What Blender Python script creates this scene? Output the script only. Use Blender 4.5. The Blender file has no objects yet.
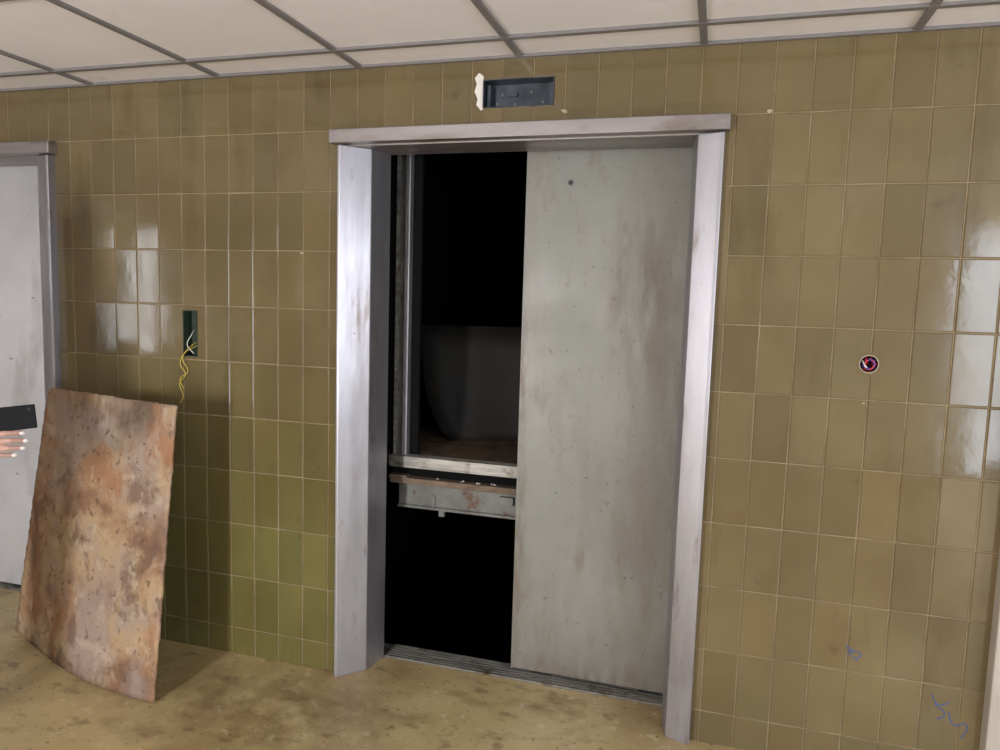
import bpy, bmesh, math, random
from mathutils import Vector, Matrix
random.seed(7)
scene=bpy.context.scene
try:
    scene.view_settings.view_transform='Standard'
except Exception: pass
COL=bpy.context.collection
def srgb(r,g,b):
    f=lambda c:(c/255/12.92) if c/255<=0.04045 else ((c/255+0.055)/1.055)**2.4
    return (f(r),f(g),f(b),1.0)

# ---------------------------------------------------------------- materials
def mat(name, stops, scale=3.0, rough=0.5, metal=0.0, bump=0.0, stretch=(1,1,1), detail=8, coat=0.0,
        stains=(), rough_var=0.0, bump_scale=None, distortion=0.0, spec=0.5, attr=None, blobs=()):
    m=bpy.data.materials.new(name); m.use_nodes=True
    nt=m.node_tree; N=nt.nodes; L=nt.links
    b=N['Principled BSDF']
    tc=N.new('ShaderNodeTexCoord'); mp=N.new('ShaderNodeMapping'); mp.inputs['Scale'].default_value=stretch
    L.new(tc.outputs['Object'],mp.inputs['Vector'])
    def noise(sc,det=detail,dis=distortion,vec=None,rgh=0.6):
        n=N.new('ShaderNodeTexNoise'); n.inputs['Scale'].default_value=sc; n.inputs['Detail'].default_value=det
        n.inputs['Roughness'].default_value=rgh; n.inputs['Distortion'].default_value=dis
        L.new(vec if vec else mp.outputs['Vector'],n.inputs['Vector']); return n
    n=noise(scale)
    r=N.new('ShaderNodeValToRGB')
    while len(r.color_ramp.elements)<len(stops): r.color_ramp.elements.new(0.5)
    for e,(p,c) in zip(r.color_ramp.elements,stops): e.position=p; e.color=c
    L.new(n.outputs['Fac'],r.inputs['Fac'])
    out=r.outputs['Color']
    for st_ in stains:
        (sc,lo,hi,colr,st)=st_[:5]; amt=st_[5] if len(st_)>5 else 1.0
        mp2=N.new('ShaderNodeMapping'); mp2.inputs['Scale'].default_value=st
        mp2.inputs['Location'].default_value=(random.random()*9,random.random()*9,random.random()*9)
        L.new(tc.outputs['Object'],mp2.inputs['Vector'])
        n2=noise(sc,vec=mp2.outputs['Vector'])
        mr=N.new('ShaderNodeMapRange'); mr.inputs['From Min'].default_value=lo; mr.inputs['From Max'].default_value=hi
        mr.inputs['To Max'].default_value=amt
        L.new(n2.outputs['Fac'],mr.inputs['Value'])
        mx=N.new('ShaderNodeMix'); mx.data_type='RGBA'
        L.new(mr.outputs['Result'],mx.inputs['Factor']); L.new(out,mx.inputs['A']); mx.inputs['B'].default_value=colr
        out=mx.outputs['Result']
    for (cen,rad,colr,amt,sc) in blobs:     # local grime patch: ellipsoid falloff broken up by noise
        mp3=N.new('ShaderNodeMapping'); mp3.vector_type='POINT'
        mp3.inputs['Scale'].default_value=(1/rad[0],1/rad[1],1/rad[2]); mp3.inputs['Location'].default_value=(-cen[0]/rad[0],-cen[1]/rad[1],-cen[2]/rad[2])
        L.new(tc.outputs['Object'],mp3.inputs['Vector'])
        ln=N.new('ShaderNodeVectorMath'); ln.operation='LENGTH'; L.new(mp3.outputs['Vector'],ln.inputs[0])
        f1=N.new('ShaderNodeMapRange'); f1.inputs['From Min'].default_value=1.0; f1.inputs['From Max'].default_value=0.2; L.new(ln.outputs['Value'],f1.inputs['Value'])
        mp4=N.new('ShaderNodeMapping'); mp4.inputs['Scale'].default_value=(3,3,0.8); L.new(tc.outputs['Object'],mp4.inputs['Vector'])
        n5=noise(sc,vec=mp4.outputs['Vector']); f2=N.new('ShaderNodeMapRange'); f2.inputs['From Min'].default_value=0.35; f2.inputs['From Max'].default_value=0.65; f2.inputs['To Max'].default_value=amt
        L.new(n5.outputs['Fac'],f2.inputs['Value'])
        mu=N.new('ShaderNodeMath'); mu.operation='MULTIPLY'; L.new(f1.outputs['Result'],mu.inputs[0]); L.new(f2.outputs['Result'],mu.inputs[1])
        mx=N.new('ShaderNodeMix'); mx.data_type='RGBA'
        L.new(mu.outputs['Value'],mx.inputs['Factor']); L.new(out,mx.inputs['A']); mx.inputs['B'].default_value=colr
        out=mx.outputs['Result']
    if attr:
        at=N.new('ShaderNodeAttribute'); at.attribute_name=attr
        mx=N.new('ShaderNodeMix'); mx.data_type='RGBA'; mx.blend_type='MULTIPLY'; mx.inputs['Factor'].default_value=1
        L.new(out,mx.inputs['A']); L.new(at.outputs['Color'],mx.inputs['B']); out=mx.outputs['Result']
    L.new(out,b.inputs['Base Color'])
    b.inputs['Roughness'].default_value=rough; b.inputs['Metallic'].default_value=metal
    b.inputs['Specular IOR Level'].default_value=spec
    b.inputs['Coat Weight'].default_value=coat
    if rough_var>0:
        mr=N.new('ShaderNodeMapRange'); mr.inputs['To Min'].default_value=max(0.02,rough-rough_var); mr.inputs['To Max'].default_value=rough+rough_var
        mr.inputs['From Min'].default_value=0.3; mr.inputs['From Max'].default_value=0.7
        n3=noise(scale*1.7); L.new(n3.outputs['Fac'],mr.inputs['Value']); L.new(mr.outputs['Result'],b.inputs['Roughness'])
    if bump>0:
        bp=N.new('ShaderNodeBump'); bp.inputs['Strength'].default_value=bump; bp.inputs['Distance'].default_value=0.01
        n4=noise(bump_scale or scale*2); L.new(n4.outputs['Fac'],bp.inputs['Height']); L.new(bp.outputs['Normal'],b.inputs['Normal'])
    return m
def plain(name,c,rough=0.5,metal=0.0,spec=0.5,k=0.88):
    c2=(c[0]*k,c[1]*k,c[2]*k,1)
    return mat(name,[(0.35,c2),(0.65,c)],scale=6,rough=rough,metal=metal,spec=spec)

M_tile=mat('glazed_tile',[(0.3,srgb(102,89,63)),(0.55,srgb(112,98,70)),(0.75,srgb(122,108,80))],scale=1.6,rough=0.09,coat=0.0,bump=0.07,bump_scale=6,
           stains=[(1.6,0.5,0.8,srgb(94,78,54),(1,1,1),0.8),(3.5,0.56,0.72,srgb(88,74,50),(2.2,1,0.5),0.6),(8,0.68,0.75,srgb(80,66,46),(1,1,1),0.6)],rough_var=0.05,attr='tint',detail=4)
M_grout=mat('grout',[(0.3,srgb(118,102,78)),(0.55,srgb(146,129,102)),(0.75,srgb(160,143,116))],scale=7,rough=0.9)
M_steel=mat('brushed_steel',[(0.3,srgb(160,159,166)),(0.7,srgb(184,183,190))],scale=2,rough=0.38,metal=0.74,stretch=(6,6,0.8),rough_var=0.07,
            stains=[(3,0.52,0.8,srgb(126,116,110),(1.5,1.5,0.5),0.8),(9,0.6,0.7,srgb(120,104,92),(2,2,0.5),0.6),(60,0.68,0.73,srgb(100,88,80),(1,1,1),0.7)])
M_header=mat('header_steel',[(0.3,srgb(140,134,134)),(0.7,srgb(164,158,158))],scale=2,rough=0.42,metal=0.7,stretch=(0.8,6,6),rough_var=0.07,
            stains=[(5,0.52,0.7,srgb(112,98,90),(0.6,2,2),0.8)])
M_alu=mat('worn_aluminium',[(0.3,srgb(120,118,114)),(0.7,srgb(175,172,165))],scale=9,rough=0.45,metal=0.6,stretch=(1,6,6),stains=[(12,0.55,0.7,srgb(92,78,62),(1,1,1))])
M_panel=mat('painted_door',[(0.3,srgb(126,126,120)),(0.6,srgb(138,138,131)),(0.8,srgb(146,146,139))],scale=2.2,rough=0.45,
            stains=[(2.4,0.48,0.72,srgb(112,100,88),(2.2,2.2,0.5),0.7),(8,0.56,0.70,srgb(112,96,80),(1.4,1.4,0.5),0.5),(22,0.64,0.72,srgb(100,80,64),(1,1,0.8),0.6),(70,0.64,0.72,srgb(80,62,50),(1,1,1),0.8)],rough_var=0.08,
            blobs=[((1.17,0.24,1.50),(0.16,0.2,0.50),srgb(92,76,62),0.75,5),((1.27,0.24,1.25),(0.10,0.2,0.75),srgb(96,84,72),0.7,4),((0.70,0.24,1.20),(0.035,0.2,0.30),srgb(84,62,48),0.9,14),((1.0,0.24,0.0),(0.5,0.2,0.12),srgb(96,80,64),0.8,8),((0.71,0.24,0.5),(0.03,0.2,0.6),srgb(100,84,68),0.7,12)])
M_panel2=mat('painted_door_light',[(0.3,srgb(176,176,180)),(0.7,srgb(198,198,202))],scale=2.2,rough=0.4,
            stains=[(3.0,0.52,0.8,srgb(140,138,138),(2,2,0.6)),(14,0.66,0.71,srgb(110,105,100),(1,1,1.6))])
M_rust=mat('rusty_board',[(0.32,srgb(96,72,56)),(0.42,srgb(134,102,78)),(0.48,srgb(158,128,98)),(0.54,srgb(172,146,112)),(0.62,srgb(154,136,122)),(0.72,srgb(186,170,148))],scale=2.6,rough=0.78,
            detail=14,distortion=0.3,bump=0.4,bump_scale=20,stains=[(3.2,0.47,0.60,srgb(154,136,126),(1,1,0.7),0.85),(4.2,0.53,0.62,srgb(152,108,76),(1,1,0.8),0.75),(6,0.55,0.62,srgb(106,80,66),(1,1,0.8),0.7),(12,0.56,0.66,srgb(190,174,152),(1,1,1),0.45),(30,0.58,0.65,srgb(88,66,52),(1,1,1),0.65)],
            blobs=[((-0.85,-0.3,1.03),(0.5,0.5,0.10),srgb(112,88,70),0.8,6),((-0.9,-0.3,0.0),(0.7,0.6,0.10),srgb(96,72,56),0.8,7)])
M_floor=mat('worn_floor',[(0.3,srgb(158,138,98)),(0.5,srgb(184,164,120)),(0.72,srgb(198,182,140))],scale=1.6,rough=0.45,detail=12,bump=0.08,bump_scale=30,
            stains=[(1.3,0.50,0.72,srgb(142,114,78),(1,1,1),0.8),(4,0.54,0.68,srgb(126,102,70),(0.8,1.3,1),0.65),(11,0.58,0.68,srgb(108,88,62),(0.8,1.4,1),0.6),(45,0.60,0.68,srgb(80,66,52),(1,1,1),0.75),(20,0.60,0.70,srgb(212,202,172),(1,1,1),0.6)],rough_var=0.12,
            blobs=[((-0.1,-0.30,0),(0.75,0.35,0.5),srgb(112,88,60),0.75,3)])
M_ceil=mat('ceiling_panel',[(0.3,srgb(240,236,238)),(0.7,srgb(250,247,248))],scale=1.2,rough=0.8,stains=[(5,0.64,0.75,srgb(220,212,204),(1,1,1))])
M_tbar=plain('ceiling_tbar',srgb(128,124,124),0.5)
M_plaster=mat('plaster',[(0.3,srgb(214,210,204)),(0.7,srgb(236,232,226))],scale=5,rough=0.9,bump=0.2)
M_chip=plain('chip_body',srgb(176,164,140),0.9)
M_dark=plain('shaft_dark',(0.006,0.006,0.006,1),0.9,spec=0.1)  # darkness of the unlit shaft put into the colour
M_car=plain('car_lining',(0.006,0.006,0.007,1),0.8,spec=0.08)  # near-black colour carries the gloom inside the car
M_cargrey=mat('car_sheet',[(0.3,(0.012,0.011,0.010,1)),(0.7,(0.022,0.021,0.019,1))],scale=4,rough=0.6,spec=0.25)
M_carfloor=mat('car_floor',[(0.3,srgb(66,52,42)),(0.7,srgb(120,98,76))],scale=12,rough=0.8,bump=0.3)
M_rustbeam=mat('rust_beam',[(0.3,srgb(80,64,52)),(0.7,srgb(136,118,100))],scale=10,rough=0.7,metal=0.2,bump=0.3)
M_greyiron=mat('grey_iron',[(0.3,srgb(84,84,82)),(0.7,srgb(126,126,122))],scale=6,rough=0.5,metal=0.3,stains=[(12,0.58,0.68,srgb(90,64,46),(1,1,1))])
M_boxmetal=mat('galvanised_box',[(0.3,srgb(40,44,50)),(0.7,srgb(78,86,96))],scale=12,rough=0.45,metal=0.5)
M_boxgreen=mat('green_box',[(0.3,srgb(26,38,30)),(0.7,srgb(46,62,48))],scale=12,rough=0.6)
M_white=plain('white_plastic',srgb(225,222,215),0.4)
M_red=plain('red_wire',srgb(190,40,50),0.4)
M_blue=plain('blue_wire',srgb(50,70,160),0.4)
M_yel=plain('yellow_wire',srgb(200,180,70),0.4)
M_bluepaint=plain('blue_paint',srgb(60,95,160),0.5)
M_black=plain('black_rubber',(0.012,0.012,0.012,1),0.5)
M_phone=plain('phone_glass',(0.006,0.006,0.007,1),0.3,spec=0.2)
M_skin=mat('skin',[(0.3,srgb(180,142,130)),(0.7,srgb(196,158,146))],scale=14,rough=0.5)
M_nail=plain('nail_polish',srgb(232,222,222),0.2)
M_shirt=plain('shirt_fabric',srgb(52,60,84),0.9)
M_trouser=plain('trouser_fabric',srgb(38,40,48),0.9)
M_hair=plain('hair_strands',srgb(40,28,22),0.5)
M_shoe=plain('shoe_leather',srgb(30,28,28),0.5)
M_winframe=plain('window_frame_paint',srgb(120,118,112),0.5)
M_casing=plain('casing_paint',srgb(190,182,170),0.5)

# ---------------------------------------------------------------- geometry helpers
def finish(bm,name,mats,parent=None,smooth=False,bevel=0.0):
    me=bpy.data.meshes.new(name); bmesh.ops.recalc_face_normals(bm,faces=bm.faces[:]); bm.to_mesh(me); bm.free()
    ob=bpy.data.objects.new(name,me); COL.objects.link(ob)
    for m in (mats if isinstance(mats,(list,tuple)) else [mats]): me.materials.append(m)
    if smooth:
        for p in me.polygons: p.use_smooth=True
    if bevel>0:
        md=ob.modifiers.new('bevel','BEVEL'); md.width=bevel; md.segments=2; md.limit_method='ANGLE'
    if parent: ob.parent=parent
    return ob
def abox(bm,x0,x1,y0,y1,z0,z1,mi=0):
    v=[bm.verts.new(p) for p in ((x0,y0,z0),(x1,y0,z0),(x1,y1,z0),(x0,y1,z0),(x0,y0,z1),(x1,y0,z1),(x1,y1,z1),(x0,y1,z1))]
    for q in ((0,3,2,1),(4,5,6,7),(0,1,5,4),(1,2,6,5),(2,3,7,6),(3,0,4,7)):
        f=bm.faces.new([v[i] for i in q]); f.material_index=mi
def aprism(bm,prof,z0,z1,mi=0):
    a=[bm.verts.new((x,y,z0)) for x,y in prof]; b=[bm.verts.new((x,y,z1)) for x,y in prof]; n=len(prof)
    for i in range(n):
        f=bm.faces.new((a[i],a[(i+1)%n],b[(i+1)%n],b[i])); f.material_index=mi
    bm.faces.new(a[::-1]).material_index=mi; bm.faces.new(b).material_index=mi
def boxes(name,lst,mats,parent=None,bevel=0.0):
    bm=bmesh.new()
    for l in lst: abox(bm,*l)
    return finish(bm,name,mats,parent,bevel=bevel)
def empty(name,loc=(0,0,0)):
    e=bpy.data.objects.new(name,None); e.empty_display_size=0.1; COL.objects.link(e); return e
def bake(ob,name,m,parent):
    dg=bpy.context.evaluated_depsgraph_get(); me=bpy.data.meshes.new_from_object(ob.evaluated_get(dg))
    bpy.data.objects.remove(ob); o2=bpy.data.objects.new(name,me); COL.objects.link(o2)
    me.materials.clear(); me.materials.append(m)
    for p in me.polygons: p.use_smooth=True
    if parent: o2.parent=parent
    return o2
def tube(name,pts,r,m,parent=None,res=3):
    cu=bpy.data.curves.new(name,'CURVE'); cu.dimensions='3D'; cu.bevel_depth=r; cu.bevel_resolution=res; cu.use_fill_caps=True
    sp=cu.splines.new('BEZIER'); sp.bezier_points.add(len(pts)-1)
    for bp,p in zip(sp.bezier_points,pts): bp.co=p; bp.handle_left_type=bp.handle_right_type='AUTO'
    ob=bpy.data.objects.new(name,cu); COL.objects.link(ob)
    return bake(ob,name,m,parent)
def subtract(rects,h):
    out=[]
    for (a,b,c,d) in rects:
        x0,x1,z0,z1=h
        if x1<=a or x0>=b or z1<=c or z0>=d: out.append((a,b,c,d)); continue
        if x0>a: out.append((a,x0,c,d))
        if x1<b: out.append((x1,b,c,d))
        xa,xb=max(a,x0),min(b,x1)
        if z0>c: out.append((xa,xb,c,z0))
        if z1<d: out.append((xa,xb,z1,d))
    return [r for r in out if r[1]-r[0]>0.004 and r[3]-r[2]>0.004]

# ---------------------------------------------------------------- room constants
XL,XR,YF=-7.04,4.4,-4.6
CEIL=2.307; P=0.2196; W=0.11; ZA=2.088
LS=-2.69   # shift of the neighbouring lift doorway
door=(2.33,3.20,-0.1,2.06)
holes=[(0.05,1.40,-0.1,2.075),(0.05+LS,1.40+LS,-0.1,2.075),door]
disp=(0.592,0.842,2.142,2.236); sw=(-0.658,-0.589,1.222,1.408); hx,hz,hr=1.866,1.323,0.026
small=[disp,sw,(hx-0.035,hx+0.035,hz-0.035,hz+0.035)]

# wall (tiled)
bm=bmesh.new()
tint=bm.loops.layers.float_color.new('tint')
def tile(x0,x1,z0,z1,t,rx,rz,full=None):
    y=0.0; B=0.0025
    fx0,fx1,fz0,fz1=full
    l=B if abs(x0-fx0)<1e-6 else 0; r=B if abs(x1-fx1)<1e-6 else 0; d=B if abs(z0-fz0)<1e-6 else 0; u=B if abs(z1-fz1)<1e-6 else 0
    cx,cz=(fx0+fx1)/2,(fz0+fz1)/2
    def yy(x,z): return y+(x-cx)*rx+(z-cz)*rz
    o=[(x0,z0),(x1,z0),(x1,z1),(x0,z1)]
    i=[(x0+l,z0+d),(x1-r,z0+d),(x1-r,z1-u),(x0+l,z1-u)]
    edge=[d,r,u,l]
    iv=[bm.verts.new((a,yy(a,b),b)) for a,b in i]
    fs=[bm.faces.new(iv)]
    ov=[bm.verts.new((a,0.006,b)) for a,b in o]
    mv=[bm.verts.new((a,yy(a,b)+0.002,b)) for a,b in o]
    for k in range(4):
        if edge[k]>0:
            fs.append(bm.faces.new((mv[k],mv[(k+1)%4],iv[(k+1)%4],iv[k]))); fs.append(bm.faces.new((ov[k],ov[(k+1)%4],mv[(k+1)%4],mv[k])))
        else:
            fs.append(bm.faces.new((ov[k],ov[(k+1)%4],iv[(k+1)%4],iv[k])))
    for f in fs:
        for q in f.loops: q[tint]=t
g=0.0020
for c in range(-64,40):
    for r in range(-1,10):
        x0,x1=c*W+g,(c+1)*W-g; z1=ZA-r*P-g; z0=max(ZA-(r+1)*P+g,0.0)
        k=random.uniform(0.88,1.09); h=random.uniform(-0.025,0.025)
        green_glow=max(0.0,min(1.0,(1.15-z0)/0.7)) if x0<0.1 else 0  # greenish light on the lower left wall, tinted into the tiles
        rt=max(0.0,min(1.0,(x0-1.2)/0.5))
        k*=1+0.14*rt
        t=(k*(1+h)*(1-0.03*green_glow),k*(1+0.14*green_glow),k*(1-h)*(1-0.22*green_glow),1)
        rx,rz=random.gauss(0,0.006),random.gauss(0,0.006)
        if c in(16,17) and r==3: rx=rz=0; tk=t
        full=(x0,x1,z0,min(z1,CEIL))
        rc=[full]
        for hh in holes+small: rc=subtract(rc,hh)
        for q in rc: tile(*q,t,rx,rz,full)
n=32; sq=[];ci=[]
for i in range(n):
    a=2*math.pi*i/n; cx,cz=math.cos(a),math.sin(a); m_=max(abs(cx),abs(cz))
    sq.append(bm.verts.new((hx+cx/m_*0.0352,0.0,hz+cz/m_*0.0352))); ci.append(bm.verts.new((hx+cx*hr*(1+random.uniform(-.05,.1)),0.0,hz+cz*hr)))
for i in range(n):
    f=bm.faces.new((sq[i],sq[(i+1)%n],ci[(i+1)%n],ci[i]))
    for l in f.loops: l[tint]=tk
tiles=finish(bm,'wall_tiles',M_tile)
def slab(name,xa,xb,za,zb,y0,y1,hs,m):
    rc=[(xa,xb,za,zb)]
    for h in hs: rc=subtract(rc,h)
    return boxes(name,[(a,b,y0,y1,c,d) for a,b,c,d in rc],m)
wb=slab('wall_back',XL,XR,-0.15,CEIL+0.12,0.003,0.18,holes+small,M_grout)
tiles.parent=wb; tiles.name='tiles'
bm=bmesh.new()
for (x,z,r) in [(-0.115,1.64,0.006),(1.53,2.095,0.010),(1.86,1.20,0.004),(0.88,2.12,0.010)]:
    k=9; vs=[]
    for i in range(k):
        a=-2*math.pi*i/k; q=r*random.uniform(0.5,1.2); vs.append(bm.verts.new((x+math.cos(a)*q*1.3,-0.0012,z+math.sin(a)*q*0.8)))
    bm.faces.new(vs)
finish(bm,'chips',M_chip,wb)
# door at the right
e=empty('door_1')
boxes('leaf',[(2.335,3.195,0.06,0.10,0.005,2.055)],M_casing,e,bevel=0.003)
bm=bmesh.new(); bmesh.ops.create_uvsphere(bm,u_segments=16,v_segments=10,radius=0.028,matrix=Matrix.Translation((2.42,0.015,1.0))); 
bmesh.ops.create_cone(bm,cap_ends=True,segments=16,radius1=0.01,radius2=0.01,depth=0.05,matrix=Matrix.Translation((2.42,0.035,1.0))@Matrix.Rotation(math.pi/2,4,'X'))
finish(bm,'knob',M_alu,e,smooth=True)
boxes('trim_1',[(2.262,2.335,-0.05,0.003,0.0,2.13),(3.195,3.27,-0.05,0.003,0.0,2.13),(2.335,3.195,-0.05,0.003,2.055,2.13)],M_casing,bevel=0.004)
# floor
fl=boxes('floor',[(XL-.2,XR+.2,YF-.2,0.003,-0.15,0.0),(0.05,1.40,0.003,0.18,-0.15,0.0),(0.05+LS,1.40+LS,0.003,0.18,-0.15,0.0),(2.33,3.2,0.003,0.18,-0.15,0.0)],M_floor)
# ceiling
bm=bmesh.new()
s0,d0=-0.4789,-0.1845
xs=[XL]+[s0+0.6*i for i in range(-10,9) if XL<s0+0.6*i<XR]+[XR]; ys=[0.0]+[d0-0.6*i for i in range(9) if d0-0.6*i>YF]+[YF]
for i in range(len(xs)-1):
    for j in range(len(ys)-1):
        tz=random.uniform(0,0.002)
        abox(bm,xs[i],xs[i+1],ys[j+1],ys[j],CEIL+0.004+tz,CEIL+0.02,0)
for x in xs: abox(bm,x-0.011,x+0.011,YF,0.0,CEIL-0.004,CEIL+0.006,1)
for y in ys: abox(bm,XL,XR,y-0.011 if y<0 else -0.014,y+0.011 if y<0 else 0.0,CEIL-0.005,CEIL+0.005,1)
finish(bm,'ceiling',[M_ceil,M_tbar])
# other walls
boxes('wall_left',[(XL-.15,XL,YF-.15,0.18,-0.15,CEIL+.12)],M_plaster)
wy=(-3.3,-1.5,0.6,2.15)  # opening for an added window that brightens the left jamb
boxes('wall_right',[(XR,XR+.15,YF-.15,wy[0],-0.15,CEIL+.12),(XR,XR+.15,wy[1],0.18,-0.15,CEIL+.12),(XR,XR+.15,wy[0],wy[1],-0.15,wy[2]),(XR,XR+.15,wy[0],wy[1],wy[3],CEIL+.12)],M_plaster)
wins=[(3.38,4.25,0.02,2.28),(-0.74,-0.30,0.75,1.65),(-5.45,-4.75,0.75,2.2)]
slab('wall_front',XL,XR,-0.15,CEIL+.12,YF-.15,YF,wins,M_plaster)
for i,(a,b,c,d) in enumerate(wins):
    fr=[(a,a+.05,YF-.12,YF-.04,c,d),(b-.05,b,YF-.12,YF-.04,c,d),(a+.05,b-.05,YF-.12,YF-.04,c,c+.05),(a+.05,b-.05,YF-.12,YF-.04,d-.05,d)]
    if i!=1: fr.append(((a+b)/2-.02,(a+b)/2+.02,YF-.11,YF-.05,c+.05,d-.05))
    boxes('window_%d'%(i+1),fr,M_winframe)
boxes('window_4',[(XR+.04,XR+.12,wy[0],wy[0]+.05,wy[2],wy[3]),(XR+.04,XR+.12,wy[1]-.05,wy[1],wy[2],wy[3]),(XR+.04,XR+.12,wy[0]+.05,wy[1]-.05,wy[2],wy[2]+.05),
     (XR+.04,XR+.12,wy[0]+.05,wy[1]-.05,wy[3]-.05,wy[3]),(XR+.05,XR+.11,-2.42,-2.38,wy[2]+.05,wy[3]-.05)],M_winframe)  # frame of the added window, out of view
# ---------------------------------------------------------------- lift doorway
def frame(name,s):
    e=empty(name)
    bm=bmesh.new()
    aprism(bm,[(0.05+s,-0.035),(0.062+s,-0.035),(0.145+s,0.055),(0.165+s,0.18),(0.05+s,0.18)],0.0,2.03)
    finish(bm,'jamb_1',M_steel,e,bevel=0.003)
    bm=bmesh.new()
    aprism(bm,[(1.40+s,-0.035),(1.40+s,0.18),(1.295+s,0.18),(1.303+s,0.055),(1.318+s,-0.012),(1.388+s,-0.035)],0.0,2.03)
    finish(bm,'jamb_2',M_steel,e,bevel=0.003)
    boxes('header',[(0.02+s,1.415+s,-0.045,0.003,2.035,2.084),(0.05+s,1.40+s,0.003,0.18,2.03,2.075)],M_header,e,bevel=0.003)
    bm=bmesh.new()
    abox(bm,0.10+s,1.36+s,0.181,0.30,-0.05,-0.004,0)
    for k in range(6):
        y=0.183+k*0.0195; abox(bm,0.165+s,1.295+s,y,y+0.011,-0.004,0.006,0)
    finish(bm,'sill',M_alu,e)
    return e
frame('elevator_door_frame',0); frame('elevator_door_frame',LS)
def panel(name,x0,x1,y,m,hole=None):
    e=empty(name)
    bm=bmesh.new()
    abox(bm,x0,x1,y,y+0.03,0.018,2.16)
    finish(bm,'leaf',m,e,bevel=0.004)
    boxes('edge_return',[(x0-0.003,x0+0.004,y-0.001,y+0.045,0.018,2.16)],m,e)
    boxes('hanger',[(x0+.1,x0+.18,y+.008,y+.02,2.16,2.24),(x1-.18,x1-.1,y+.008,y+.02,2.16,2.24)],M_greyiron,e)
    boxes('guide_shoe',[(x0+.08,x0+.16,y+.008,y+.02,0.0,0.018),(x1-.16,x1-.08,y+.008,y+.02,0.0,0.018)],M_black,e)
    if hole:
        bm=bmesh.new(); bmesh.ops.create_cone(bm,cap_ends=True,segments=20,radius1=0.008,radius2=0.008,depth=0.004,matrix=Matrix.Translation((hole[0],y-0.001,hole[1]))@Matrix.Rotation(math.pi/2,4,'X'))
        finish(bm,'lock_hole',M_black,e)
        bm=bmesh.new(); bmesh.ops.create_cone(bm,cap_ends=True,segments=20,radius1=0.011,radius2=0.011,depth=0.002,matrix=Matrix.Translation((hole[0],y-0.0005,hole[1]))@Matrix.Rotation(math.pi/2,4,'X'))
        finish(bm,'lock_ring',M_greyiron,e)
    return e
panel('elevator_door_panel',0.696,1.36,0.24,M_panel,(0.862,1.925))
panel('elevator_door_panel',0.10+LS,0.74+LS,0.24,M_panel2); panel('elevator_door_panel',0.745+LS,1.36+LS,0.205,M_panel2)
boxes('door_track',[(-0.1,1.6,0.20,0.29,2.25,2.30)],M_greyiron)
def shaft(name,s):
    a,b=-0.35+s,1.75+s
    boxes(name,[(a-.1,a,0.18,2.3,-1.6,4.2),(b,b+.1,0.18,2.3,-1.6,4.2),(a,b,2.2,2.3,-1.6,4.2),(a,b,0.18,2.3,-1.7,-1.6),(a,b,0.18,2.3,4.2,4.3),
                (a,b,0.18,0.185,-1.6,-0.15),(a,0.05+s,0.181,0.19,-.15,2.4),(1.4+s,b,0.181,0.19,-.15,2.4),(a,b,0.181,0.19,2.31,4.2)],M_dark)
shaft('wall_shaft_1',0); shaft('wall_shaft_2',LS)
# ---------------------------------------------------------------- car stopped above the landing
car=empty('elevator_car')
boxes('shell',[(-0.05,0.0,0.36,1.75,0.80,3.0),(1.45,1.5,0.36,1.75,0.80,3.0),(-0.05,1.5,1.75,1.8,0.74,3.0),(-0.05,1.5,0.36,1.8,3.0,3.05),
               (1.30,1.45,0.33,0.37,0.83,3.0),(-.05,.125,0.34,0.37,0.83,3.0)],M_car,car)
boxes('platform',[(-0.02,1.47,0.36,1.76,0.775,0.822)],M_carfloor,car)
boxes('sill_car',[(0.115,1.35,0.305,0.325,0.782,0.824),(0.115,1.35,0.33,0.342,0.782,0.824),(0.115,1.35,0.347,0.36,0.782,0.824),(0.115,1.35,0.306,0.36,0.775,0.80)],M_alu,car,bevel=0.002)
boxes('underbeam',[(0.115,1.35,0.34,0.40,0.735,0.775)],M_dark,car)
boxes('ledge',[(0.125,1.33,0.298,0.37,0.708,0.734),(0.118,0.20,0.30,0.34,0.722,0.742)],M_rustbeam,car,bevel=0.003)
boxes('apron',[(0.15,1.33,0.335,0.345,0.610,0.708),(0.15,1.33,0.322,0.345,0.600,0.612)],M_greyiron,car,bevel=0.002)
boxes('apron_bracket',[(0.60,0.66,0.318,0.336,0.655,0.69),(0.335,0.36,0.325,0.345,0.575,0.600),(0.30,0.318,0.328,0.336,0.60,0.66)],M_greyiron,car,bevel=0.002)
boxes('post_outer',[(0.125,0.138,0.325,0.37,0.825,3.0)],M_alu,car)
boxes('post_mid',[(0.138,0.165,0.345,0.37,0.825,3.0)],M_greyiron,car)
boxes('post_steel',[(0.166,0.188,0.318,0.37,0.825,3.0)],M_steel,car,bevel=0.002)
boxes('post_inner',[(0.188,0.225,0.352,0.372,0.825,3.0)],M_dark,car)
prof=[(0.085,1.36),(0.090,1.24),(0.106,1.10),(0.130,1.0),(0.165,0.916),(0.20,0.865),(0.242,0.8225)]
bm=bmesh.new(); rows_=[]
for (x,z) in prof:
    rw=[]
    for k in range(13):
        t=k/12.0; xx=x+(1.15-x)*t; rw.append(bm.verts.new((xx,0.70+0.28*math.sin(t*math.pi)*0.6+0.1*(z-0.82)*t,z)))
    rows_.append(rw)
for i in range(len(rows_)-1):
    for k in range(12): bm.faces.new((rows_[i][k],rows_[i][k+1],rows_[i+1][k+1],rows_[i+1][k]))
sh=finish(bm,'loose_sheet',M_cargrey,car,smooth=True); md=sh.modifiers.new('s','SOLIDIFY'); md.thickness=0.004
bm=bmesh.new()
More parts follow.
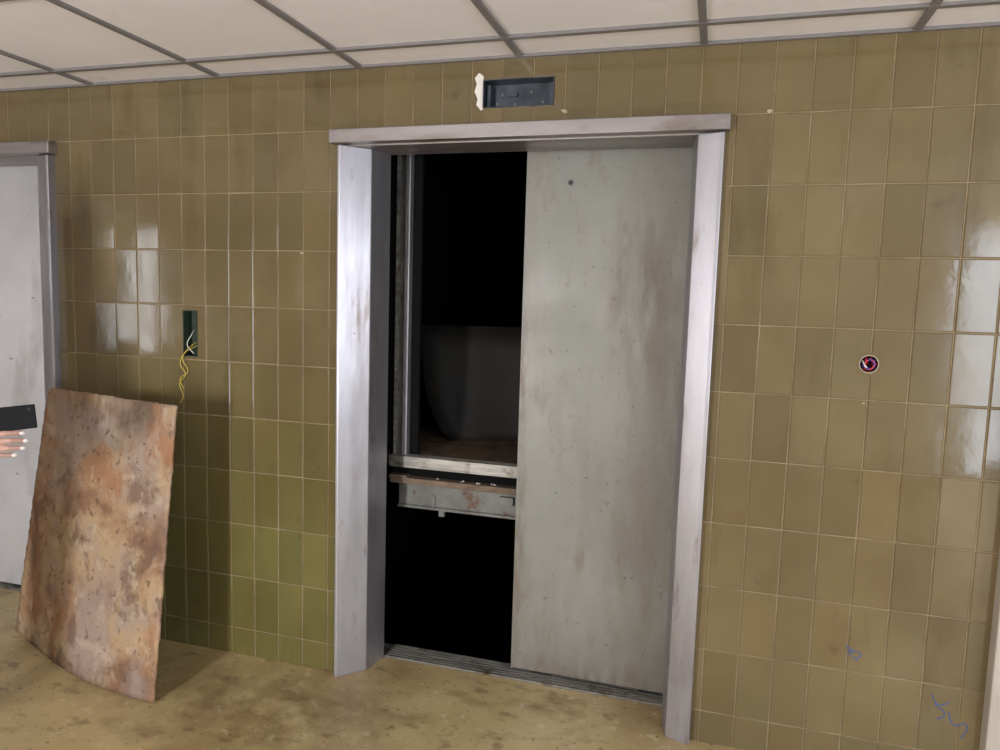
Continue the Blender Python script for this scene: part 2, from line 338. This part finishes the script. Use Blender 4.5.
for i in range(8):
    r=random.uniform(0.003,0.006)
    p=(random.uniform(0.3,0.62),random.uniform(0.31,0.33),0.734+r*0.5)
    res=bmesh.ops.create_icosphere(bm,subdivisions=1,radius=r,matrix=Matrix.Translation(p)@Matrix.Diagonal((1,0.8,0.6,1)))
    for v in res['verts']: v.co+=Vector((random.uniform(-1,1),random.uniform(-1,1),random.uniform(-1,1)))*r*0.25
finish(bm,'rubble',M_plaster,car)
# ---------------------------------------------------------------- recessed boxes
def recess(name,r,depth,m,lip=0.0):
    a,b,c,d=r; t=0.003; e=empty(name)
    boxes('casing',[(a,a+t,-lip,depth,c,d),(b-t,b,-lip,depth,c,d),(a+t,b-t,-lip,depth,c,c+t),(a+t,b-t,-lip,depth,d-t,d),(a+t,b-t,depth-t,depth,c+t,d-t)],m,e)
    return e
e=recess('indicator_box',disp,0.06,M_boxmetal,0.006)
boxes('bracket',[(0.60,0.612,0.02,0.05,2.15,2.225),(0.822,0.834,0.02,0.05,2.15,2.225),(0.66,0.70,0.045,0.056,2.19,2.20)],M_boxmetal,e)
bm=bmesh.new()
for p in [(0.645,2.20),(0.69,2.165),(0.75,2.205),(0.79,2.17),(0.625,2.17)]:
    bmesh.ops.create_cone(bm,cap_ends=True,segments=12,radius1=0.005,radius2=0.005,depth=0.004,matrix=Matrix.Translation((p[0],0.056,p[1]))@Matrix.Rotation(math.pi/2,4,'X'))
finish(bm,'screws',M_greyiron,e)
bm=bmesh.new()
pts=[(0.592,2.25),(0.575,2.262),(0.56,2.245),(0.568,2.225),(0.560,2.20),(0.572,2.175),(0.568,2.155),(0.585,2.135),(0.592,2.14)]
a=[bm.verts.new((x,-0.0015,z)) for x,z in pts]; b=[bm.verts.new((x,0.003,z)) for x,z in pts]
bm.faces.new(a); 
for i in range(len(pts)): bm.faces.new((a[i],a[(i+1)%len(pts)],b[(i+1)%len(pts)],b[i]))
finish(bm,'plaster_patch',M_plaster,e)
e=recess('call_button_box',sw,0.05,M_boxgreen,0.002)
tube('wire_1',[(-0.63,0.03,1.33),(-0.615,-0.005,1.31),(-0.63,-0.012,1.27),(-0.60,-0.01,1.235)],0.0016,M_white,e)
tube('wire_2',[(-0.62,0.03,1.28),(-0.64,-0.012,1.24),(-0.665,-0.012,1.19),(-0.64,-0.014,1.15),(-0.67,-0.012,1.11),(-0.655,-0.01,1.06),(-0.668,-0.012,1.03)],0.0018,M_yel,e)
tube('wire_3',[(-0.61,0.03,1.27),(-0.65,-0.016,1.22),(-0.63,-0.012,1.16),(-0.665,-0.014,1.13),(-0.65,-0.012,1.09)],0.0018,M_yel,e)
e=empty('junction_outlet')
bm=bmesh.new()
bmesh.ops.create_cone(bm,cap_ends=False,segments=32,radius1=hr,radius2=hr,depth=0.05,matrix=Matrix.Translation((hx,0.026,hz))@Matrix.Rotation(math.pi/2,4,'X'))
bmesh.ops.create_circle(bm,cap_ends=True,segments=32,radius=hr,matrix=Matrix.Translation((hx,0.05,hz))@Matrix.Rotation(math.pi/2,4,'X'))
finish(bm,'cup',M_black,e)
bm=bmesh.new(); 
for i in range(32):
    a0=2*math.pi*i/32; a1=2*math.pi*(i+1)/32
    ri,ro=hr*0.98,hr*1.10
    q=[(hx+math.cos(t)*r,-0.0015,hz+math.sin(t)*r) for t,r in ((a0,ri),(a0,ro),(a1,ro),(a1,ri))]
    bm.faces.new([bm.verts.new(p) for p in q])
finish(bm,'rim',M_chip,e)
for i in range(9):
    a=i*0.7; c,s_=math.cos(a)*0.018,math.sin(a)*0.018
    tube('wire_%d'%(i+1),[(hx+c*0.5,0.045,hz+s_*0.5),(hx+c,-0.004,hz+s_),(hx+math.cos(a+1.2)*0.012,-0.012,hz+math.sin(a+1.2)*0.014),(hx+math.cos(a+2.2)*0.016,0.004,hz+math.sin(a+2.2)*0.016)],0.0026,[M_red,M_blue,M_red,M_red,M_white,M_blue,M_red,M_red,M_blue][i],e)
def scrib(strokes):
    e=empty('paint_scribble')
    for k,pts in enumerate(strokes): tube('stroke_%d'%(k+1),[(x,0.0005,z) for x,z in pts],0.0018,M_bluepaint,e,1)
scrib([[(1.865,0.415),(1.885,0.40),(1.875,0.385)],[(1.87,0.40),(1.91,0.395),(1.895,0.375)],[(1.885,0.385),(1.905,0.37)]])
scrib([[(2.12,0.30),(2.14,0.27),(2.17,0.28)],[(2.13,0.27),(2.16,0.24),(2.14,0.22)],[(2.17,0.25),(2.19,0.21),(2.22,0.22),(2.21,0.17)]])
# ---------------------------------------------------------------- warped rusty board
TL=Vector((-1.20,-0.139,1.076));TR=Vector((-0.44,-0.296,1.072));BR=Vector((-0.459,-0.414,0.0));BL=Vector((-1.43,-0.135,0.0))
bm=bmesh.new(); G=[];nu,nv=40,50
for j in range(nv+1):
    v=j/nv; row=[]
    for i in range(nu+1):
        u=i/nu
        p=(TL*(1-u)+TR*u)*v+(BL*(1-u)+BR*u)*(1-v)
        bow=math.sin(math.pi*u)
        p=p+Vector((0.07,-0.08,0))*bow*(1-v)**1.2+Vector((0,-0.012,0))*math.sin(math.pi*v)*bow
        if j==nv: p.z+=random.uniform(-0.004,0.002)+(-0.02 if i==0 else 0)
        if i in(0,nu): p.x+=random.uniform(-0.003,0.003)
        if j==0: p.z=0.0+ (random.uniform(0,0.006))
        row.append(bm.verts.new(p))
    G.append(row)
for j in range(nv):
    for i in range(nu): bm.faces.new((G[j][i],G[j][i+1],G[j+1][i+1],G[j+1][i]))
bd=finish(bm,'rusty_metal_sheet',M_rust,smooth=True); md=bd.modifiers.new('s','SOLIDIFY'); md.thickness=0.008; md.offset=1

# ---------------------------------------------------------------- person at the left holding a phone
per=empty('person')
O=Vector((-0.60,-0.83,1.04)); E1=Vector((0.65,0.76,0)).normalized(); E2=Vector((0,0,1)); E3=Vector((0.76,-0.65,0)).normalized()
def LV(s,z,n): return O+E1*s+E2*z+E3*n
def BV(s,z,n): return LV(-0.60+s,z-1.04,-0.02+n)
def loft(bm,sts,k=20):
    rings=[]
    for c,A,B in sts: rings.append([bm.verts.new(c+A*math.cos(2*math.pi*i/k)+B*math.sin(2*math.pi*i/k)) for i in range(k)])
    for a,b in zip(rings,rings[1:]):
        for i in range(k): bm.faces.new((a[i],a[(i+1)%k],b[(i+1)%k],b[i]))
    bm.faces.new(rings[0][::-1]); bm.faces.new(rings[-1])
def limb(bm,pts,rad,k=14):
    for (a,b),(ra,rb) in zip(zip(pts,pts[1:]),zip(rad,rad[1:])):
        d=(b-a).normalized(); u=d.orthogonal().normalized(); v=d.cross(u)
        loft(bm,[(a,u*ra,v*ra),(b,u*rb,v*rb)],k)
    for p,r in zip(pts,rad): bmesh.ops.create_uvsphere(bm,u_segments=16,v_segments=10,radius=r,matrix=Matrix.Translation(p))
def fuse(bm,name,vox,m,parent,it=5):
    bmesh.ops.recalc_face_normals(bm,faces=bm.faces[:])
    me=bpy.data.meshes.new(name); bm.to_mesh(me); bm.free(); ob=bpy.data.objects.new(name,me); COL.objects.link(ob)
    r=ob.modifiers.new('r','REMESH'); r.mode='VOXEL'; r.voxel_size=vox
    s=ob.modifiers.new('s','SMOOTH'); s.factor=0.5; s.iterations=it
    return bake(ob,name,m,parent)
# right hand + forearm: one continuous surface
bm=bmesh.new()
def st(s,z,n,w,t,ang):
    A=(E2*math.cos(ang)+E1*-math.sin(ang))*w
    return (LV(s,z,n),A,E3*t)
a_=0.40
loft(bm,[st(-0.37,-0.125,-0.012,0.030,0.029,0.2),st(-0.27,-0.105,-0.012,0.032,0.029,a_),st(-0.18,-0.080,-0.010,0.027,0.022,a_),st(-0.152,-0.070,-0.006,0.028,0.020,a_),
         st(-0.125,-0.052,-0.004,0.036,0.019,0.30),st(-0.095,-0.036,0.0,0.043,0.017,0.15),st(-0.070,-0.028,0.006,0.043,0.014,0.05),st(-0.060,-0.027,0.009,0.038,0.009,0.0)])
F=[('index',[(-0.072,0.002,0.008),(-0.036,0.010,0.026),(-0.006,0.012,0.030),(0.034,0.009,0.018)],0.0092),
   ('middle',[(-0.070,-0.017,0.010),(-0.030,-0.012,0.030),(0.006,-0.010,0.033),(0.042,-0.014,0.020)],0.0094),
   ('ring',[(-0.072,-0.036,0.008),(-0.034,-0.034,0.027),(0.000,-0.032,0.031),(0.034,-0.036,0.020)],0.0090),
   ('little',[(-0.078,-0.054,0.004),(-0.048,-0.054,0.020),(-0.018,-0.053,0.025),(0.013,-0.056,0.017)],0.0078)]
nails=[]
for nm,pp,r in F:
    P_=[LV(*q) for q in pp]; limb(bm,P_,[r*1.12,r*1.04,r*0.94,r*0.78])
    nails.append((nm,P_[3],(P_[3]-P_[2]).normalized(),r))
limb(bm,[LV(-0.130,-0.035,-0.012),LV(-0.100,-0.002,-0.018),LV(-0.066,0.028,-0.018),LV(-0.034,0.044,-0.013)],[0.018,0.0135,0.0115,0.0088])
fuse(bm,'hand_right',0.0022,M_skin,per,4)
for nm,tp,d,r in nails:
    bm=bmesh.new(); bmesh.ops.create_uvsphere(bm,u_segments=14,v_segments=8,radius=1)
    zax=(E3-d*E3.dot(d)).normalized(); yax=zax.cross(d).normalized()
    Mx=Matrix((d*0.0080,yax*0.0058,zax*0.0022)).transposed().to_4x4(); Mx.translation=tp+d*0.001+zax*r*0.70
    bmesh.ops.transform(bm,matrix=Mx,verts=bm.verts[:]); finish(bm,nm+'_nail',M_nail,per,smooth=True)
ph=empty('smartphone'); ph.parent=per
bm=bmesh.new(); abox(bm,-0.075,0.075,-0.0362,0.0362,-0.004,0.004)
o=finish(bm,'body',M_phone,ph,bevel=0.003)
xa=(E1*0.985+E2*0.07).normalized(); ya=(E2*0.95+E1*0.28-E3*0.2).normalized(); nz=xa.cross(ya).normalized(); ya=nz.cross(xa)
T=Matrix((xa,ya,nz)).transposed().to_4x4(); T.translation=LV(-0.001,0.051,0.006)
o.data.transform(T)
bm=bmesh.new(); bmesh.ops.create_cone(bm,cap_ends=True,segments=20,radius1=0.005,radius2=0.005,depth=0.002)
o=finish(bm,'camera_lens',M_black,ph); T2=T.copy(); T2.translation=T@Vector((0.058,0.022,0.005)); o.data.transform(T2)
# shirt: torso with sleeves
bm=bmesh.new()
def hs(s,z,n,side,dep): return (BV(s,z,n),E3*side,E1*dep)
loft(bm,[hs(0,.88,0,.165,.118),hs(0,.90,0,.168,.12),hs(0,1.0,0,.152,.108),hs(0,1.12,0,.158,.112),hs(0,1.24,0,.178,.118),hs(-.005,1.33,0,.182,.10),hs(-.01,1.39,0,.12,.075),hs(-.005,1.425,0,.066,.06)],32)
limb(bm,[BV(-.01,1.35,.155),BV(.02,1.10,.195),BV(.27,0.925,.01)],[.064,.050,.042])
limb(bm,[BV(-.01,1.35,-.155),BV(0,1.10,-.21),BV(.05,0.90,-.22)],[.064,.050,.040])
fuse(bm,'shirt',0.009,M_shirt,per,6)
bm=bmesh.new()
loft(bm,[hs(0,.78,0,.165,.115),hs(0,.86,0,.170,.122),hs(0,.93,0,.155,.11),hs(0,.96,0,.150,.105)],32)
for sg in (1,-1): limb(bm,[BV(0,.84,.085*sg),BV(.02,.48,.095*sg),BV(0,.075,.10*sg)],[.092,.064,.048])
fuse(bm,'trousers',0.009,M_trouser,per,6)
for sg in (1,-1):
    bm=bmesh.new(); limb(bm,[BV(-.05,.045,.10*sg),BV(.04,.042,.10*sg),BV(.15,.032,.11*sg)],[.044,.042,.031])
    fuse(bm,'shoe_%d'%(1 if sg>0 else 2),0.006,M_shoe,per,4)
bm=bmesh.new()
limb(bm,[BV(-.005,1.38,0),BV(.005,1.49,0)],[.056,.050])
loft(bm,[hs(.045,1.455,0,.026,.03),hs(.035,1.475,0,.045,.052),hs(.022,1.51,0,.060,.074),hs(.012,1.56,0,.071,.090),hs(.008,1.61,0,.075,.096),hs(.004,1.655,0,.068,.086),hs(0,1.685,0,.045,.06),hs(0,1.70,0,.015,.02)],28)
limb(bm,[BV(.095,1.59,0),BV(.114,1.557,0),BV(.100,1.547,0)],[.007,.010,.008])
limb(bm,[BV(.088,1.548,.012),BV(.088,1.548,-.012)],[.008,.008])
for sg in (1,-1): limb(bm,[BV(.005,1.60,.074*sg),BV(-.006,1.577,.077*sg),BV(.004,1.553,.073*sg)],[.008,.011,.007])
limb(bm,[BV(.086,1.605,.035),BV(.092,1.607,0),BV(.086,1.605,-.035)],[.010,.009,.010])
fuse(bm,'head',0.0045,M_skin,per,3)
bm=bmesh.new(); limb(bm,[BV(.083,1.512,.022),BV(.093,1.514,0),BV(.083,1.512,-.022)],[.004,.0065,.004]); fuse(bm,'lips',0.002,plain('lip_colour',srgb(160,84,80),0.4),per,3)
for sg in (1,-1):
    for nm,rr,off,mm in (('eye',.0115,.0,M_white),('iris',.0056,.0075,M_black)):
        bm=bmesh.new(); bmesh.ops.create_uvsphere(bm,u_segments=14,v_segments=10,radius=rr,matrix=Matrix.Translation(BV(.084+off,1.582,.030*sg))); finish(bm,'%s_%d'%(nm,1 if sg>0 else 2),mm,per,smooth=True)
bm=bmesh.new()
loft(bm,[hs(-.065,1.36,0,.045,.022),hs(-.06,1.44,0,.062,.035),hs(-.055,1.52,0,.077,.05),hs(-.03,1.60,0,.083,.075),hs(-.010,1.65,0,.082,.088),hs(-.006,1.69,0,.064,.074),hs(-.006,1.715,0,.03,.035)],28)
fuse(bm,'hair',0.006,M_hair,per,4)
bm=bmesh.new()
loft(bm,[(BV(.045,.93,-.22),E1*.026,E3*.022),(BV(.06,.885,-.22),E1*.030,E3*.018),(BV(.068,.84,-.22),E1*.041,E3*.015),(BV(.07,.80,-.22),E1*.041,E3*.013),(BV(.07,.79,-.22),E1*.03,E3*.008)])
for i in range(4):
    f_=.07+(i-1.5)*.020; l_=[.068,.078,.072,.056][3-i]
    limb(bm,[BV(f_,.80,-.22),BV(f_+.002,.80-l_*.5,-.214),BV(f_,.80-l_,-.200)],[.0092,.0086,.0066])
limb(bm,[BV(.085,.87,-.215),BV(.112,.84,-.205),BV(.118,.805,-.200)],[.013,.011,.0085])
fuse(bm,'hand_left',0.0028,M_skin,per,3)

# ---------------------------------------------------------------- lights (daylight at the front windows, added fill at the right)
def area(name,loc,sx,sy,power,color,rot):
    l=bpy.data.lights.new(name,'AREA'); l.shape='RECTANGLE'; l.size=sx; l.size_y=sy; l.energy=power; l.color=color
    o=bpy.data.objects.new(name,l); COL.objects.link(o); o.location=loc; o.rotation_euler=rot; return o
pw=[62,190,24]; cl=[(0.80,0.89,1.0),(1.0,0.98,0.98),(0.95,0.97,1.0)]
for i,(a,b,c,d) in enumerate(wins):
    area('window_daylight_%d'%(i+1),((a+b)/2,YF-0.14,(c+d)/2),b-a,d-c,pw[i],cl[i],(math.pi/2,0,0))
area('window_daylight_4',(XR+0.14,(wy[0]+wy[1])/2,(wy[2]+wy[3])/2),wy[3]-wy[2],wy[1]-wy[0],74,(0.90,0.93,1.0),(0,math.pi/2,0))  # added fill light for the left jamb and ceiling
w=bpy.data.worlds.new('world'); scene.world=w; w.use_nodes=True
w.node_tree.nodes['Background'].inputs[0].default_value=(0.75,0.85,1,1); w.node_tree.nodes['Background'].inputs[1].default_value=1.0
# ---------------------------------------------------------------- camera
cd=bpy.data.cameras.new('camera'); cam=bpy.data.objects.new('camera',cd); COL.objects.link(cam); scene.camera=cam
cd.sensor_fit='HORIZONTAL'; cd.sensor_width=36; cd.lens=36*735.419/1000; cd.clip_start=0.02
R_=Vector((0.95828,0.28431,0.02954));U_=Vector((-0.05707,0.08901,0.99439));F_=Vector((-0.28009,0.95459,-0.10152))
Mx=Matrix((R_,U_,-F_)).transposed().to_4x4(); Mx.translation=Vector((1.4129,-2.4915,1.4863)); cam.matrix_world=Mx
